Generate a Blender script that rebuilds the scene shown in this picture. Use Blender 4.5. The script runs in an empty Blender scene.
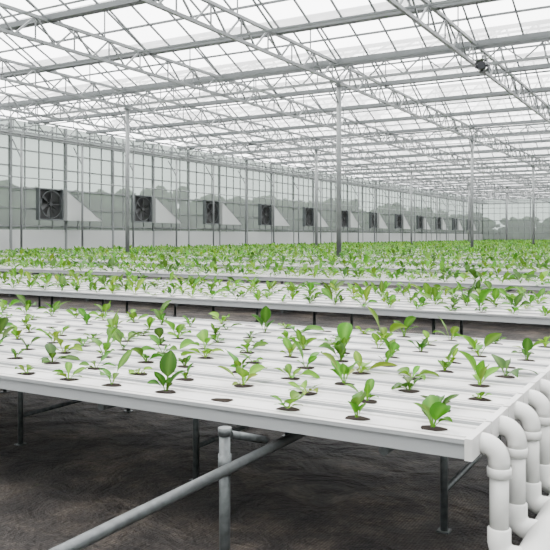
import bpy, math, random
from mathutils import Vector, Matrix
R = random.Random(5)
scn = bpy.context.scene

# ------------------------------------------------------------ materials
def new_mat(name):
    m = bpy.data.materials.new(name); m.use_nodes = True
    nt = m.node_tree; nt.nodes.clear()
    out = nt.nodes.new('ShaderNodeOutputMaterial')
    return m, nt, out
def N(nt, t, **kw):
    n = nt.nodes.new(t)
    for k, v in kw.items(): setattr(n, k, v)
    return n
def pbr(name, col, rough=0.5, metal=0.0, noise=0.0, nscale=8.0, bump=0.0, spec=0.5, dark=None):
    m, nt, out = new_mat(name)
    b = N(nt, 'ShaderNodeBsdfPrincipled')
    b.inputs['Roughness'].default_value = rough
    b.inputs['Metallic'].default_value = metal
    b.inputs['Specular IOR Level'].default_value = spec
    nt.links.new(b.outputs[0], out.inputs[0])
    if noise > 0 or bump > 0:
        tc = N(nt, 'ShaderNodeTexCoord')
        nz = N(nt, 'ShaderNodeTexNoise'); nz.inputs['Scale'].default_value = nscale
        nz.inputs['Detail'].default_value = 5
        nt.links.new(tc.outputs['Object'], nz.inputs['Vector'])
        r = N(nt, 'ShaderNodeValToRGB')
        d = dark if dark else tuple(c*(1-noise) for c in col)
        r.color_ramp.elements[0].position = 0.35; r.color_ramp.elements[0].color = (*d, 1)
        r.color_ramp.elements[1].position = 0.65; r.color_ramp.elements[1].color = (*col, 1)
        nt.links.new(nz.outputs[0], r.inputs[0]); nt.links.new(r.outputs[0], b.inputs['Base Color'])
        if bump > 0:
            bp = N(nt, 'ShaderNodeBump'); bp.inputs['Strength'].default_value = bump
            bp.inputs['Distance'].default_value = 0.03
            nt.links.new(nz.outputs[0], bp.inputs['Height']); nt.links.new(bp.outputs[0], b.inputs['Normal'])
    else:
        b.inputs['Base Color'].default_value = (*col, 1)
    return m

M_pvc = pbr('white_pvc', (0.60, 0.59, 0.575), 0.42, noise=0.22, nscale=4.0)
M_pvc_shaded = pbr('white_pvc_shaded_side', (0.26, 0.27, 0.275), 0.45)  # same white PVC, darkened: shade on upright faces put into the colour
M_pvcpipe = pbr('pvc_pipe_white', (0.55, 0.55, 0.53), 0.25)
M_galv = pbr('galvanised_steel', (0.10, 0.11, 0.112), 0.42, 0.5, noise=0.4, nscale=30)
M_steel = pbr('painted_steel', (0.10, 0.112, 0.112), 0.5, 0.2)
M_steel_d = pbr('roof_steel', (0.075, 0.083, 0.085), 0.5, 0.2)
M_truss = pbr('truss_steel', (0.13, 0.14, 0.14), 0.5, 0.3)
M_hole_shade = pbr('painted_hole_shade', (0.014, 0.010, 0.007), 0.95, spec=0.1)  # near-black paint for the shade inside the planting holes
M_dark = pbr('fan_dark', (0.010, 0.011, 0.011), 0.7)
M_blade = pbr('fan_blade', (0.018, 0.02, 0.02), 0.5, 0.3)
M_panelw = pbr('white_panel', (0.30, 0.315, 0.305), 0.6)
M_blue = pbr('fan_black', (0.012, 0.014, 0.018), 0.5)
M_grass = pbr('outside_ground', (0.07, 0.10, 0.05), 0.95, noise=0.4, nscale=0.4)
M_tree = pbr('tree_leaves', (0.045, 0.095, 0.03), 0.9, noise=0.6, nscale=1.2)

def leaf_mat():
    m, nt, out = new_mat('leaf_green')
    at = N(nt, 'ShaderNodeAttribute', attribute_name='Col')
    b = N(nt, 'ShaderNodeBsdfPrincipled'); b.inputs['Roughness'].default_value = 0.5
    b.inputs['Specular IOR Level'].default_value = 0.2
    tr = N(nt, 'ShaderNodeBsdfTranslucent')
    mx = N(nt, 'ShaderNodeMixShader'); mx.inputs[0].default_value = 0.3
    nt.links.new(at.outputs['Color'], b.inputs['Base Color'])
    nt.links.new(at.outputs['Color'], tr.inputs['Color'])
    nt.links.new(b.outputs[0], mx.inputs[1]); nt.links.new(tr.outputs[0], mx.inputs[2])
    nt.links.new(mx.outputs[0], out.inputs[0])
    return m
M_leaf = leaf_mat()

def glaze(name, tint, diffcol, fac, attr=False):
    m, nt, out = new_mat(name)
    t = N(nt, 'ShaderNodeBsdfTransparent'); t.inputs[0].default_value = (*tint, 1)
    d = N(nt, 'ShaderNodeBsdfTranslucent'); d.inputs[0].default_value = (*diffcol, 1)
    mx = N(nt, 'ShaderNodeMixShader'); mx.inputs[0].default_value = fac
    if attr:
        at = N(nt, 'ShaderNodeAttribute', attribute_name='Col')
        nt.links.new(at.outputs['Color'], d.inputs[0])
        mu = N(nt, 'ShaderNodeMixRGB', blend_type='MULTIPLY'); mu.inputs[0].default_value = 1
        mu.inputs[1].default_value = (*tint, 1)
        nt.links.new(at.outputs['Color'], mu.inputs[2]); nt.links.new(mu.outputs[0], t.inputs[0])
    nt.links.new(t.outputs[0], mx.inputs[1]); nt.links.new(d.outputs[0], mx.inputs[2])
    nt.links.new(mx.outputs[0], out.inputs[0])
    return m
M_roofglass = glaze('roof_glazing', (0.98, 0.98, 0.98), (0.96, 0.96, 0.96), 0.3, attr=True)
M_wallglass = glaze('wall_glazing', (0.17, 0.195, 0.18), (0.17, 0.19, 0.178), 0.42)

def floor_mat():
    m, nt, out = new_mat('weed_mat_soil')
    b = N(nt, 'ShaderNodeBsdfPrincipled'); b.inputs['Roughness'].default_value = 0.75
    b.inputs['Specular IOR Level'].default_value = 0.2
    tc = N(nt, 'ShaderNodeTexCoord')
    n1 = N(nt, 'ShaderNodeTexNoise'); n1.inputs['Scale'].default_value = 1.7; n1.inputs['Detail'].default_value = 10; n1.inputs['Roughness'].default_value = 0.72
    n2 = N(nt, 'ShaderNodeTexNoise'); n2.inputs['Scale'].default_value = 45; n2.inputs['Detail'].default_value = 6
    n3 = N(nt, 'ShaderNodeTexNoise'); n3.inputs['Scale'].default_value = 3.5; n3.inputs['Detail'].default_value = 5; n3.inputs['Distortion'].default_value = 0.8
    for n in (n1, n2, n3): nt.links.new(tc.outputs['Object'], n.inputs['Vector'])
    r = N(nt, 'ShaderNodeValToRGB')
    e = r.color_ramp.elements
    e[0].position = 0.38; e[0].color = (0.012, 0.0115, 0.0115, 1)
    e[1].position = 0.70; e[1].color = (0.105, 0.086, 0.070, 1)
    x = e.new(0.51); x.color = (0.030, 0.026, 0.0235, 1)
    nt.links.new(n1.outputs[0], r.inputs[0])
    mx = N(nt, 'ShaderNodeMixRGB', blend_type='OVERLAY'); mx.inputs[0].default_value = 1.0
    nt.links.new(r.outputs[0], mx.inputs[1]); nt.links.new(n2.outputs[0], mx.inputs[2])
    last = mx.outputs[0]
    for dr in ('X', 'Y'):
        wv = N(nt, 'ShaderNodeTexWave', bands_direction=dr); wv.inputs['Scale'].default_value = 20; wv.inputs['Distortion'].default_value = 1.0
        nt.links.new(tc.outputs['Object'], wv.inputs['Vector'])
        rr = N(nt, 'ShaderNodeMapRange'); rr.inputs['To Min'].default_value = 0.65; rr.inputs['To Max'].default_value = 1.25
        nt.links.new(wv.outputs['Fac'], rr.inputs['Value'])
        mu = N(nt, 'ShaderNodeMixRGB', blend_type='MULTIPLY'); mu.inputs[0].default_value = 1
        nt.links.new(last, mu.inputs[1]); nt.links.new(rr.outputs[0], mu.inputs[2]); last = mu.outputs[0]
    nt.links.new(last, b.inputs['Base Color'])
    sc = N(nt, 'ShaderNodeMath', operation='MULTIPLY_ADD'); sc.inputs[1].default_value = 0.12
    nt.links.new(n2.outputs[0], sc.inputs[0]); nt.links.new(n3.outputs[0], sc.inputs[2])
    bp = N(nt, 'ShaderNodeBump'); bp.inputs['Strength'].default_value = 0.9; bp.inputs['Distance'].default_value = 0.12
    nt.links.new(sc.outputs[0], bp.inputs['Height']); nt.links.new(bp.outputs[0], b.inputs['Normal'])
    nt.links.new(b.outputs[0], out.inputs[0])
    return m
M_floor = floor_mat()

# ------------------------------------------------------------ mesh builder
class MB:
    def __init__(s): s.v = []; s.f = []; s.m = []; s.c = None; s.sm = []
    def face(s, idx, mi=0, smooth=False): s.f.append(idx); s.m.append(mi); s.sm.append(smooth)
    def box(s, x0, x1, y0, y1, z0, z1, mi=0):
        b = len(s.v)
        s.v += [(x0,y0,z0),(x1,y0,z0),(x1,y1,z0),(x0,y1,z0),(x0,y0,z1),(x1,y0,z1),(x1,y1,z1),(x0,y1,z1)]
        for q in ((0,3,2,1),(4,5,6,7),(0,1,5,4),(1,2,6,5),(2,3,7,6),(3,0,4,7)):
            s.face(tuple(b+i for i in q), mi)
    def bar(s, p, q, r, n=4, mi=0, smooth=False, caps=True):
        s.tube([p, q], r, n, mi, smooth, caps)
    def tube(s, pts, r, n=12, mi=0, smooth=True, caps=True):
        pts = [Vector(p) for p in pts]
        rs = r if isinstance(r, (list, tuple)) else [r]*len(pts)
        base = len(s.v); up = None
        for i, p in enumerate(pts):
            if i == 0: t = pts[1]-pts[0]
            elif i == len(pts)-1: t = pts[-1]-pts[-2]
            else: t = (pts[i+1]-pts[i]).normalized()+(pts[i]-pts[i-1]).normalized()
            t = t.normalized()
            if up is None:
                up = Vector((0,0,1)) if abs(t.z) < 0.9 else Vector((1,0,0))
            a = t.cross(up).normalized(); b = a.cross(t).normalized(); up = b
            off = math.pi/4 if n == 4 else 0
            for k in range(n):
                an = off+2*math.pi*k/n
                v = p+(a*math.cos(an)+b*math.sin(an))*rs[i]
                s.v.append(tuple(v))
        for i in range(len(pts)-1):
            for k in range(n):
                a0 = base+i*n+k; a1 = base+i*n+(k+1) % n
                s.face((a0, a1, a1+n, a0+n), mi, smooth)
        if caps:
            s.face(tuple(base+k for k in range(n))[::-1], mi)
            s.face(tuple(base+(len(pts)-1)*n+k for k in range(n)), mi)
    def mesh(s, name, mats):
        me = bpy.data.meshes.new(name)
        me.from_pydata(s.v, [], s.f)
        for m in mats: me.materials.append(m)
        me.polygons.foreach_set('material_index', s.m)
        me.polygons.foreach_set('use_smooth', s.sm)
        if s.c is not None:
            ca = me.color_attributes.new('Col', 'FLOAT_COLOR', 'POINT')
            flat = []
            for c in s.c: flat += [c[0], c[1], c[2], 1.0]
            ca.data.foreach_set('color', flat)
        me.update(); return me
def obj(name, me, loc=(0,0,0), parent=None, rot=None, scale=None):
    o = bpy.data.objects.new(name, me); o.location = loc
    if rot: o.rotation_euler = rot
    if scale: o.scale = scale
    scn.collection.objects.link(o)
    if parent: o.parent = parent
    return o
def empty(name, loc=(0,0,0)):
    o = bpy.data.objects.new(name, None); o.location = loc; o.empty_display_size = 0.2
    scn.collection.objects.link(o); return o

# ------------------------------------------------------------ dimensions
PERIOD = 4.5
COLY = 24.2
XW = -32.4; XE = 15.3; YS = COLY-10*PERIOD; NSP = 33; YN = YS+NSP*PERIOD
EAVE = 7.0; GUT = 7.85; RIDGE = 8.85
ZT = 0.70; PITCH = 0.305; NCH = 9; W = PITCH*NCH
X_END = -0.735; Y_FRONT = 2.69
TLEN = 29.0

b = MB(); b.box(XW, XE, YS, YN, -0.1, 0.0); obj('floor', b.mesh('floor', [M_floor]))
b = MB(); b.box(-220, 220, -200, 320, -0.4, -0.12); obj('ground', b.mesh('ground', [M_grass]))

def tree_mesh(seed):
    rr = random.Random(seed); b = MB()
    b.tube([(0,0,-0.2),(0,0,1.5),(0.1,0,3.2)], [0.2,0.16,0.1], 8, 0)
    for k in range(26):
        cx, cy, cz = rr.uniform(-2.2,2.2), rr.uniform(-2.2,2.2), rr.uniform(0.9,6.0)
        rad = rr.uniform(0.7,1.5)*(1.15-cz/11)
        base = len(b.v); ns, nr = 9, 6
        for i in range(nr+1):
            th = math.pi*i/nr
            for j in range(ns):
                ph = 2*math.pi*j/ns; q = rad*rr.uniform(0.75,1.2)
                b.v.append((cx+q*math.sin(th)*math.cos(ph), cy+q*math.sin(th)*math.sin(ph), cz+q*math.cos(th)))
        for i in range(nr):
            for j in range(ns):
                b.face((base+i*ns+j, base+i*ns+(j+1)%ns, base+(i+1)*ns+(j+1)%ns, base+(i+1)*ns+j), 1)
    return b.mesh('tree', [pbr('bark', (0.08,0.06,0.04), 0.9), M_tree])
trees = [tree_mesh(i) for i in range(3)]
tl = empty('tree_row')
k = 0
for row, xo in ((0,-9),(1,-14)):
    for i in range(50):
        y = -20+i*3.7
        obj('tree_%d' % k, trees[k % 3], (XW+xo+R.uniform(-1.5,1.5), y+row*1.8, -0.1), tl, (0,0,R.uniform(0,6)), (1,1,R.uniform(0.6,0.95)+0.2*row)); k += 1
for i in range(18):
    x = XW-8+i*3.8
    obj('tree_%d' % k, trees[k % 3], (x, YN+12+R.uniform(-2,2), -0.1), tl, (0,0,R.uniform(0,6)), (1,1,R.uniform(0.6,0.95))); k += 1

# ------------------------------------------------------------ walls
def wall(name, axis, c, a0, a1, step=1.0, zt=EAVE):
    b = MB()
    def P(a, z, o=0.0): return (c+o, a, z) if axis == 'x' else (a, c+o, z)
    base = len(b.v); b.v += [P(a0,0), P(a1,0), P(a1,GUT-0.05), P(a0,GUT-0.05)]; b.face((base,base+1,base+2,base+3), 0)
    n = int(round((a1-a0)/step))
    for i in range(n+1):
        a = a0+(a1-a0)*i/n
        big = (i % 4 == 0)
        b.bar(P(a,0), P(a,GUT-0.05), 0.11 if big else 0.045, 4, 1)
    for z, r in ((0.05,0.12),(0.9,0.06),(2.0,0.06),(3.0,0.04),(4.1,0.07),(5.3,0.05),(6.2,0.05),(zt,0.14),(zt+0.4,0.07)):
        b.bar(P(a0,z), P(a1,z), r, 4, 1)
    if axis == 'x' and c < 0: b.box(c-0.03, c+0.05, a0, a1, 0, 1.8, 2)
    return obj(name, b.mesh(name, [M_wallglass, M_truss, M_panelw]))
wall('wall_west', 'x', XW, YS, YN)
wall('wall_east', 'x', XE, YS, YN)
wall('wall_north', 'y', YN, XW, XE)
wall('wall_south', 'y', YS, XW, XE)

# ------------------------------------------------------------ roof
b = MB(); b.c = []
XS = [XW+i*1.06 for i in range(46)]; XS[-1] = XE
P2 = PERIOD/2
for i in range(NSP):
    y0 = YS+PERIOD*i; ym = y0+P2; y1 = y0+PERIOD
    for s, (ya, za, yb, zb) in enumerate(((y0,GUT,ym,RIDGE),(ym,RIDGE,y1,GUT))):
        for j in range(45):
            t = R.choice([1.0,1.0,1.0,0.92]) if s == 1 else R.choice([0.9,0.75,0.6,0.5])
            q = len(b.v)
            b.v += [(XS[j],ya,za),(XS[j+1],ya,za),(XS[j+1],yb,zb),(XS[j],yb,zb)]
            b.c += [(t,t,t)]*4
            b.face((q,q+1,q+2,q+3), 0)
rf = empty('ceiling')
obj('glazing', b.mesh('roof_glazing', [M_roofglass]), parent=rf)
b = MB()
for i in range(NSP+1):
    y0 = YS+PERIOD*i
    b.box(XW, XE, y0-0.13, y0+0.13, GUT-0.17, GUT-0.01, 0)
    if i < NSP:
        zm = (GUT+RIDGE)/2-0.06
        b.bar((XW,y0+P2,RIDGE-0.05),(XE,y0+P2,RIDGE-0.05), 0.09, 4, 0)
        b.bar((XW,y0+P2/2,zm),(XE,y0+P2/2,zm), 0.045, 4, 0)
        b.bar((XW,y0+P2*1.5,zm),(XE,y0+P2*1.5,zm), 0.045, 4, 0)
        for j in range(46):
            r = 0.036
            b.bar((XS[j],y0,GUT-0.02),(XS[j],y0+P2,RIDGE-0.04), r, 4, 0, caps=False)
            b.bar((XS[j],y0+P2,RIDGE-0.04),(XS[j],y0+PERIOD,GUT-0.02), r, 4, 0, caps=False)
obj('glazing_bars', b.mesh('glazing_bars', [M_steel_d]), parent=rf)

def truss_mesh(L, step, z0, z1, rc=0.045, rd=0.022):
    b = MB()
    b.bar((0,0,z0),(0,L,z0), rc, 4); b.bar((0,0,z1),(0,L,z1), rc, 4)
    n = int(L/step)
    for i in range(n):
        a = i*step
        b.bar((0,a,z0),(0,a+step/2,z1), rd, 4, caps=False)
        b.bar((0,a+step/2,z1),(0,a+step,z0), rd, 4, caps=False)
        b.bar((0,a+step/2,z1),(0,a+step/2,z0), rd*0.8, 4, caps=False)
    return b
TX = [-11.3+5.0*i for i in range(-4,6)]
tm = truss_mesh(YN-YS-0.4, PERIOD/3, 7.0, 7.68, 0.066, 0.034).mesh('roof_truss', [M_truss])
for i, x in enumerate(TX): obj('truss_%d' % i, tm, (x, YS+0.2, 0), rf)
cm = truss_mesh(XE-XW-0.4, 1.33, 7.06, 7.6, 0.06, 0.03).mesh('cross_truss', [M_truss])
COLS = [COLY+4*PERIOD*k for k in range(-2, 7) if COLY+4*PERIOD*k < YN-2]
for i, y in enumerate(COLS):
    obj('cross_truss_%d' % i, cm, (XE-0.2, y, 0), rf, rot=(0,0,math.pi/2))
b = MB()
for i in range(NSP):
    y = YS+PERIOD*(i+0.5)
    b.bar((XW+0.3, y, 7.1),(XE-0.3, y, 7.1), 0.03, 4, 0)
    for x in TX:
        b.bar((x, y-P2+0.1, 7.7),(x, y, RIDGE-0.08), 0.035, 4, 0, caps=False)
        b.bar((x, y+P2-0.1, 7.7),(x, y, RIDGE-0.08), 0.035, 4, 0, caps=False)
        b.bar((x, y, 7.68),(x, y, RIDGE-0.08), 0.025, 4, 0, caps=False)
obj('purlins_and_ties', b.mesh('purlins_and_ties', [M_steel]), parent=rf)

def column_mesh():
    b = MB()
    b.tube([(0,0,0.02),(0,0,7.0)], 0.09, 12)
    b.box(-0.16,0.16,-0.16,0.16,0,0.02); b.box(-0.12,0.12,-0.12,0.12,6.88,6.95)
    b.bar((0,0,6.2),(0,0.7,6.95), 0.03, 6); b.bar((0,0,6.2),(0,-0.7,6.95), 0.03, 6)
    return b.mesh('steel_column', [M_truss])
cme = column_mesh()
for x in (-11.3, -21.3, 8.7):
    for y in COLS: obj('steel_column', cme, (x, y, 0))
b = MB()
for i in range(NSP-1):
    y = YS+PERIOD*(i+0.7)
    b.tube([(XW+0.9,y,0),(XW+0.9,y,6.9)], 0.06, 10)
    b.bar((XW+0.9,y,5.6),(XW+0.2,y,6.7), 0.04, 6); b.bar((XW+0.9,y,3.9),(XW+0.2,y,3.9), 0.03, 6)
for z in (4.6, 6.9): b.bar((XW+0.9,YS+0.5,z),(XW+0.9,YN-0.5,z), 0.035, 6)
obj('wall_support_frame', b.mesh('wall_support_frame', [M_truss]))

# ------------------------------------------------------------ exhaust fans
def exhaust_fan_mesh():
    b = MB(); s = 0.9; th = 0.28
    b.box(0,th,-s,s,s-0.07,s,0); b.box(0,th,-s,s,-s,-s+0.07,0)
    b.box(0,th,-s,-s+0.07,-s+0.07,s-0.07,0); b.box(0,th,s-0.07,s,-s+0.07,s-0.07,0)
    b.box(0.0,0.04,-s+0.07,s-0.07,-s+0.07,s-0.07,1)
    n = 28
    for i in range(n):
        a0 = 2*math.pi*i/n; a1 = 2*math.pi*(i+1)/n
        b.bar((th,0.78*math.cos(a0),0.78*math.sin(a0)),(th,0.78*math.cos(a1),0.78*math.sin(a1)),0.02,4,0,caps=False)
    for i in range(6):
        a = 2*math.pi*i/6+0.3; q = len(b.v)
        for (rr, da, dx) in ((0.12,-0.3,0.0),(0.7,-0.16,0.02),(0.7,0.2,0.12),(0.12,0.3,0.08)):
            b.v.append((0.1+dx, rr*math.cos(a+da), rr*math.sin(a+da)))
        b.face((q,q+1,q+2,q+3), 2)
    b.tube([(0.06,0,0),(0.26,0,0)], 0.12, 14, 2)
    b.bar((0.24,-s,0),(0.24,s,0),0.025,4,2); b.bar((0.24,0,-s),(0.24,0,s),0.025,4,2)
    return b.mesh('exhaust_fan', [M_steel_d, M_dark, M_blade])
fm = exhaust_fan_mesh()
def cowl_mesh():
    b = MB()
    b.v += [(0,0,0.95),(0,0,-0.9),(0,3.2,-0.9),(0.5,0,0.8),(0.5,0,-0.9),(0.35,3.1,-0.9)]
    for q in ((0,3,5,2),(3,4,5),(0,1,4,3),(1,2,5,4)): b.face(q, 0)
    b.bar((0.5,0,0.8),(0.35,3.1,-0.9),0.03,4,1); b.bar((0,0,0.95),(0,3.2,-0.9),0.03,4,1)
    return b.mesh('fan_cowl', [M_panelw, M_steel])
cw = cowl_mesh()
for i in range(-1, 12):
    y = 29.9+8.0*i
    if y > YN-4: continue
    f = obj('exhaust_fan', fm, (XW+0.16, y, 3.25))
    c = obj('cowl', cw, (0, 1.0, 0), parent=f)

# ------------------------------------------------------------ NFT table
def nft_table_mesh(L):
    b = MB()
    for c in range(NCH):
        yc = (c+0.5)*PITCH; h = 0.078; w = PITCH/2-0.011
        t = h-0.013
        prof = [(-w+0.010,0),(-w+0.010,h-0.022),(-w,h-0.020),(-w,h-0.003),(-w+0.003,h),(-w+0.014,h),(-w+0.017,t)]
        for g in (-0.075, 0.075):
            prof += [(g-0.008,t),(g-0.006,t+0.007),(g+0.006,t+0.007),(g+0.008,t)]
        prof += [(w-0.017,t),(w-0.014,h),(w-0.003,h),(w,h-0.003),(w,h-0.020),(w-0.010,h-0.022),(w-0.010,0)]
        base = len(b.v); z0 = ZT-h
        for x in (0.0, -L):
            for (py, pz) in prof: b.v.append((x, yc+py, z0+pz))
        n = len(prof)
        sides = {0,2,n-4,n-2,5,n-7}  # upright faces of channel and lips, painted with the shaded PVC
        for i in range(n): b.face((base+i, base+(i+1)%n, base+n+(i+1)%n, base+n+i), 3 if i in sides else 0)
        b.box(-0.016,0.012,yc-w-0.001,yc+w+0.001,z0-0.002,ZT+0.002,0)
        b.box(-L-0.012,-L+0.012,yc-w-0.001,yc+w+0.001,z0-0.002,ZT+0.002,0)
        zc = 0.655; r = 0.036; br = 0.062
        pts = [(0.0,yc,zc),(0.015,yc,zc)]
        for k in range(1,9):
            a = math.pi/2*k/8
            pts.append((0.015+br*math.sin(a), yc, zc-br+br*math.cos(a)))
        xe = 0.015+br
        b.tube(pts+[(xe,yc,zc-br-0.03)], r+0.005, 20, 1)
        b.tube([(xe,yc,zc-br-0.02),(xe,yc,zc-br-0.022),(xe,yc,zc-br-0.055),(xe,yc,zc-br-0.058)], [r+0.005,r+0.010,r+0.010,r+0.003], 20, 1)
        b.tube([(xe,yc,zc-br-0.04),(xe,yc,0.33)], r, 20, 1)
        b.tube([(xe,yc,0.345),(xe,yc,0.34),(xe,yc,0.29)]+[(xe+0.05*(1-math.cos(a)),yc,0.29-0.05*math.sin(a)) for a in (0.4,0.8,1.2,1.57)]+[(xe+0.1,yc,0.24)], [r+0.002]+[r+0.008]*7, 20, 1)
    b.tube([(0.20,-0.18,0.22),(0.20,W+0.3,0.22)], 0.075, 28, 1)
    b.tube([(0.20,-0.22,0.22),(0.20,-0.12,0.22)], 0.084, 28, 1)
    x = -0.35
    zr = ZT-0.078-0.022
    while x > -L:
        b.tube([(x,0.05,zr),(x,W-0.05,zr)], 0.022, 10, 2)
        for yy in (0.85, W-0.78):
            b.tube([(x,yy,0.0),(x,yy,zr)], 0.019, 10, 2)
            b.tube([(x,yy,zr-0.05),(x,yy,zr-0.0)], 0.026, 10, 2)
            b.box(x-0.03,x+0.03,yy-0.03,yy+0.03,0,0.008,2)
        b.tube([(x,0.85,0.2),(x,W-0.78,0.2)], 0.016, 8, 2)
        x -= 1.5
    return b.mesh('nft_table', [M_pvc, M_pvcpipe, M_galv, M_pvc_shaded])
tmesh = nft_table_mesh(TLEN)
ZD = ZT-0.013

# ------------------------------------------------------------ plants
def leaf(b, o, az, L, wid, e0, e1, col, nt, nc, fold):
    p = Vector(o); d = Vector((math.cos(az), math.sin(az), 0)); s = Vector((-math.sin(az), math.cos(az), 0))
    base = len(b.v); tw = R.uniform(-0.7,0.7); st = R.uniform(0.25,0.42)
    for i in range(nt+1):
        t = i/nt
        e = e0+(e1-e0)*t**1.4
        if i: p = p+(d*math.cos(e)+Vector((0,0,1))*math.sin(e))*(L/nt)
        if p.z < ZD+0.006: p.z = ZD+0.006
        nrm = -d*math.sin(e)+Vector((0,0,1))*math.cos(e)
        if t < st: w = 0.0035+0.004*t
        else:
            u = (t-st)/(1-st)
            w = 0.004*(1-u)+wid*(math.sin(math.pi*min(1,u**0.85*0.97+0.02))**0.7)
        ss = (s*math.cos(tw*t)+nrm*math.sin(tw*t)); n2 = (nrm*math.cos(tw*t)-s*math.sin(tw*t))
        for j in range(nc):
            q = (j/(nc-1))*2-1
            wob = 0.14*w*math.sin(8*t+q*3+az*3) if abs(q) > 0.9 else 0
            v = p+ss*(q*w)+n2*(abs(q)**1.3*w*fold+wob)
            b.v.append(tuple(v))
            if t < st or abs(q) < 0.01 and nc > 3: c = (min(1,col[0]*1.6+0.015), min(1,col[1]*1.35+0.02), col[2]*1.6+0.006)
            else:
                k = 0.9+0.2*t; c = (col[0]*k, col[1]*k, col[2]*k)
            b.c.append(c)
    for i in range(nt):
        for j in range(nc-1):
            a = base+i*nc+j
            b.face((a, a+1, a+nc+1, a+nc), 0, True)
GREENS = [(0.040,0.125,0.0045),(0.060,0.165,0.006),(0.030,0.098,0.0045),(0.082,0.185,0.007),(0.022,0.072,0.004),(0.055,0.15,0.005)]
def plant(b, x, y, z, sc, hi):
    nt, nc = (9,5) if hi else (4,3)
    col = R.choice(GREENS); a0 = R.uniform(0,6.28)
    kind = R.random()
    nl = R.randint(4,7) if hi else R.randint(4,6)
    for k in range(nl):
        az = a0+k*2.4+R.uniform(-0.5,0.5)
        big = 1.0 if k < 3 else 0.65
        L = sc*big*R.uniform(0.08,0.165)
        if kind < 0.45:
            e0 = R.uniform(0.4,1.1); e1 = e0-R.uniform(0.4,1.3)
        else:
            e0 = R.uniform(0.8,1.45); e1 = e0-R.uniform(0.4,1.4)
        if k == 0 and kind > 0.6: e0 = 1.35; e1 = R.uniform(0.4,1.2); L *= 1.25
        wd = L*R.uniform(0.15,0.23)
        cc = tuple(c*R.uniform(0.8,1.3) for c in col)
        leaf(b, (x+0.008*math.cos(az), y+0.008*math.sin(az), z-0.002), az, L, wd, e0, e1, cc, nt, nc, R.uniform(0.1,0.6))
def hole_shade(b, x, y, z, n):  # flat disc on the deck, painted dark as the hole's shade
    base = len(b.v)
    b.v.append((x,y,z+0.001)); b.c.append((0,0,0))
    ph = R.uniform(0,1)
    for k in range(n):
        a = 2*math.pi*k/n; r = 0.046*(1+0.12*math.sin(3*a+ph*6))
        b.v.append((x+r*math.cos(a)*1.2, y+r*math.sin(a), z+0.0015)); b.c.append((0,0,0))
    for k in range(n): b.face((base, base+1+k, base+1+(k+1)%n), 1)
def bed(L, hi_until, sc, jitter=0.03, spacing=0.335, hi=True, miss=0.03, rows=range(NCH)):
    b = MB(); b.c = []
    for c in rows:
        yc = (c+0.5)*PITCH
        x = -0.15-(0.08 if c % 2 else 0)-R.uniform(0,0.05)
        while x > -L+0.1:
            h = hi and x > -hi_until
            xx = x+R.uniform(-jitter,jitter); yy = yc+R.uniform(-0.015,0.015)
            hole_shade(b, xx, yy, ZD, 12 if h else 6)
            if R.random() > miss:
                plant(b, xx, yy, ZD+0.003, sc*R.choice([0.55,0.75,0.9,1.0,1.1,1.3]), h)
            x -= spacing
    return b.mesh('lettuce_seedlings', [M_leaf, M_hole_shade])
bed_front = bed(TLEN, 7.0, 1.1)
bed_second = bed(TLEN, 9.0, 1.18, spacing=0.32)
far_beds = [bed(TLEN, 0, 1.4, hi=False, spacing=0.30) for _ in range(3)]

for i in range(29):
    y = Y_FRONT+PERIOD*i
    if y+W > YN-1: break
    t = obj('hydroponic_channel_table', tmesh, (X_END, y, 0))
    pb = bed_front if i == 0 else bed_second if i == 1 else far_beds[i % 3]
    obj('lettuce_seedlings', pb, (0, 0, 0), parent=t)

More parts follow.
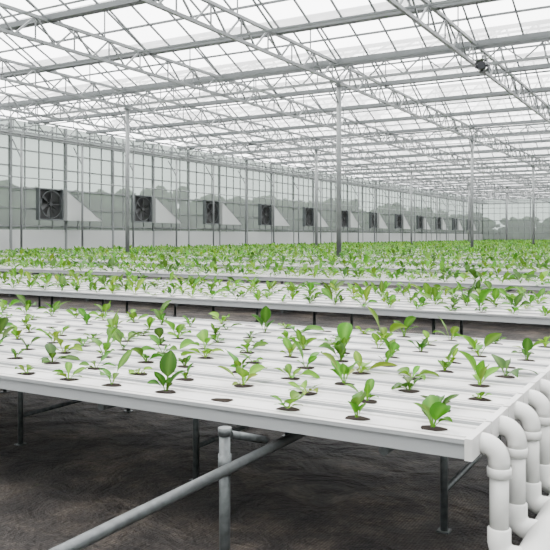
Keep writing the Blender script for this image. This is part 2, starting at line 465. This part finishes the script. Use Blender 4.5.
# ------------------------------------------------------------ unused support frame in the near aisle
b = MB()
px, py = -1.62, 2.41
b.tube([(px,py,0),(px,py,0.68)], 0.0225, 16)
b.tube([(px,py,0.665),(px,py,0.695)], 0.027, 16)
b.tube([(px,py,0.51),(px,py,0.59)], 0.027, 16)
b.tube([(px+0.01,py+0.02,0.665),(px+0.01,py+0.30,0.575)], 0.016, 12)
b.tube([(px+0.045,-1.2,0.55),(px+0.045,py+1.1,0.55)], 0.0205, 16)
b.box(px-0.06,px+0.06,py-0.06,py+0.06,0,0.008)
b.tube([(px,-0.9,0),(px,-0.9,0.68)], 0.0235, 16)
obj('pipe_support_frame', b.mesh('pipe_support_frame', [M_galv]))

# hanging circulation fan
b = MB()
n = 20
for i in range(n):
    a0 = 2*math.pi*i/n; a1 = 2*math.pi*(i+1)/n; q = len(b.v)
    for (a, yy) in ((a0,-0.15),(a1,-0.15),(a1,0.15),(a0,0.15)): b.v.append((0.2*math.cos(a), yy, 0.2*math.sin(a)))
    b.face((q,q+1,q+2,q+3), 0)
for i in range(4):
    a = i*math.pi/2; q = len(b.v)
    b.v += [(0.03*math.cos(a),0,0.03*math.sin(a)),(0.18*math.cos(a-0.3),-0.04,0.18*math.sin(a-0.3)),(0.18*math.cos(a+0.3),0.04,0.18*math.sin(a+0.3))]
    b.face((q,q+1,q+2), 0)
b.tube([(0,-0.14,0),(0,0.12,0)], 0.12, 12, 0); b.bar((-0.2,0,0),(0.2,0,0),0.012,4,0)
b.bar((0,0,0.2),(0,0,0.42),0.02,6,1); b.bar((-0.45,0,0.40),(0.05,0,0.40),0.02,6,1)
obj('circulation_fan', b.mesh('circulation_fan', [M_blue, M_steel]), (-5.85, 23.0, 6.73), rot=(0,0,0.1))

# ------------------------------------------------------------ light
w = bpy.data.worlds.new('overcast_sky'); scn.world = w; w.use_nodes = True
nt = w.node_tree; bg = nt.nodes['Background']
bg.inputs[0].default_value = (0.985, 0.99, 1.0, 1); bg.inputs[1].default_value = 9.0
sun = bpy.data.lights.new('sun', 'SUN'); sun.energy = 6.0; sun.angle = math.radians(20); sun.color = (1, 0.97, 0.92)
so = bpy.data.objects.new('sun', sun); so.rotation_euler = (math.radians(25), math.radians(-20), 0); so.location = (0,0,30)
scn.collection.objects.link(so)

# ------------------------------------------------------------ camera
F = 735
cam = bpy.data.cameras.new('camera'); co = bpy.data.objects.new('camera', cam)
scn.collection.objects.link(co); scn.camera = co
cam.sensor_width = 36; cam.lens = 36*F/550; cam.shift_y = -39/550
co.location = (0,0,1.45); co.rotation_euler = (math.radians(90), 0, math.radians(30.0))
cam.clip_end = 600
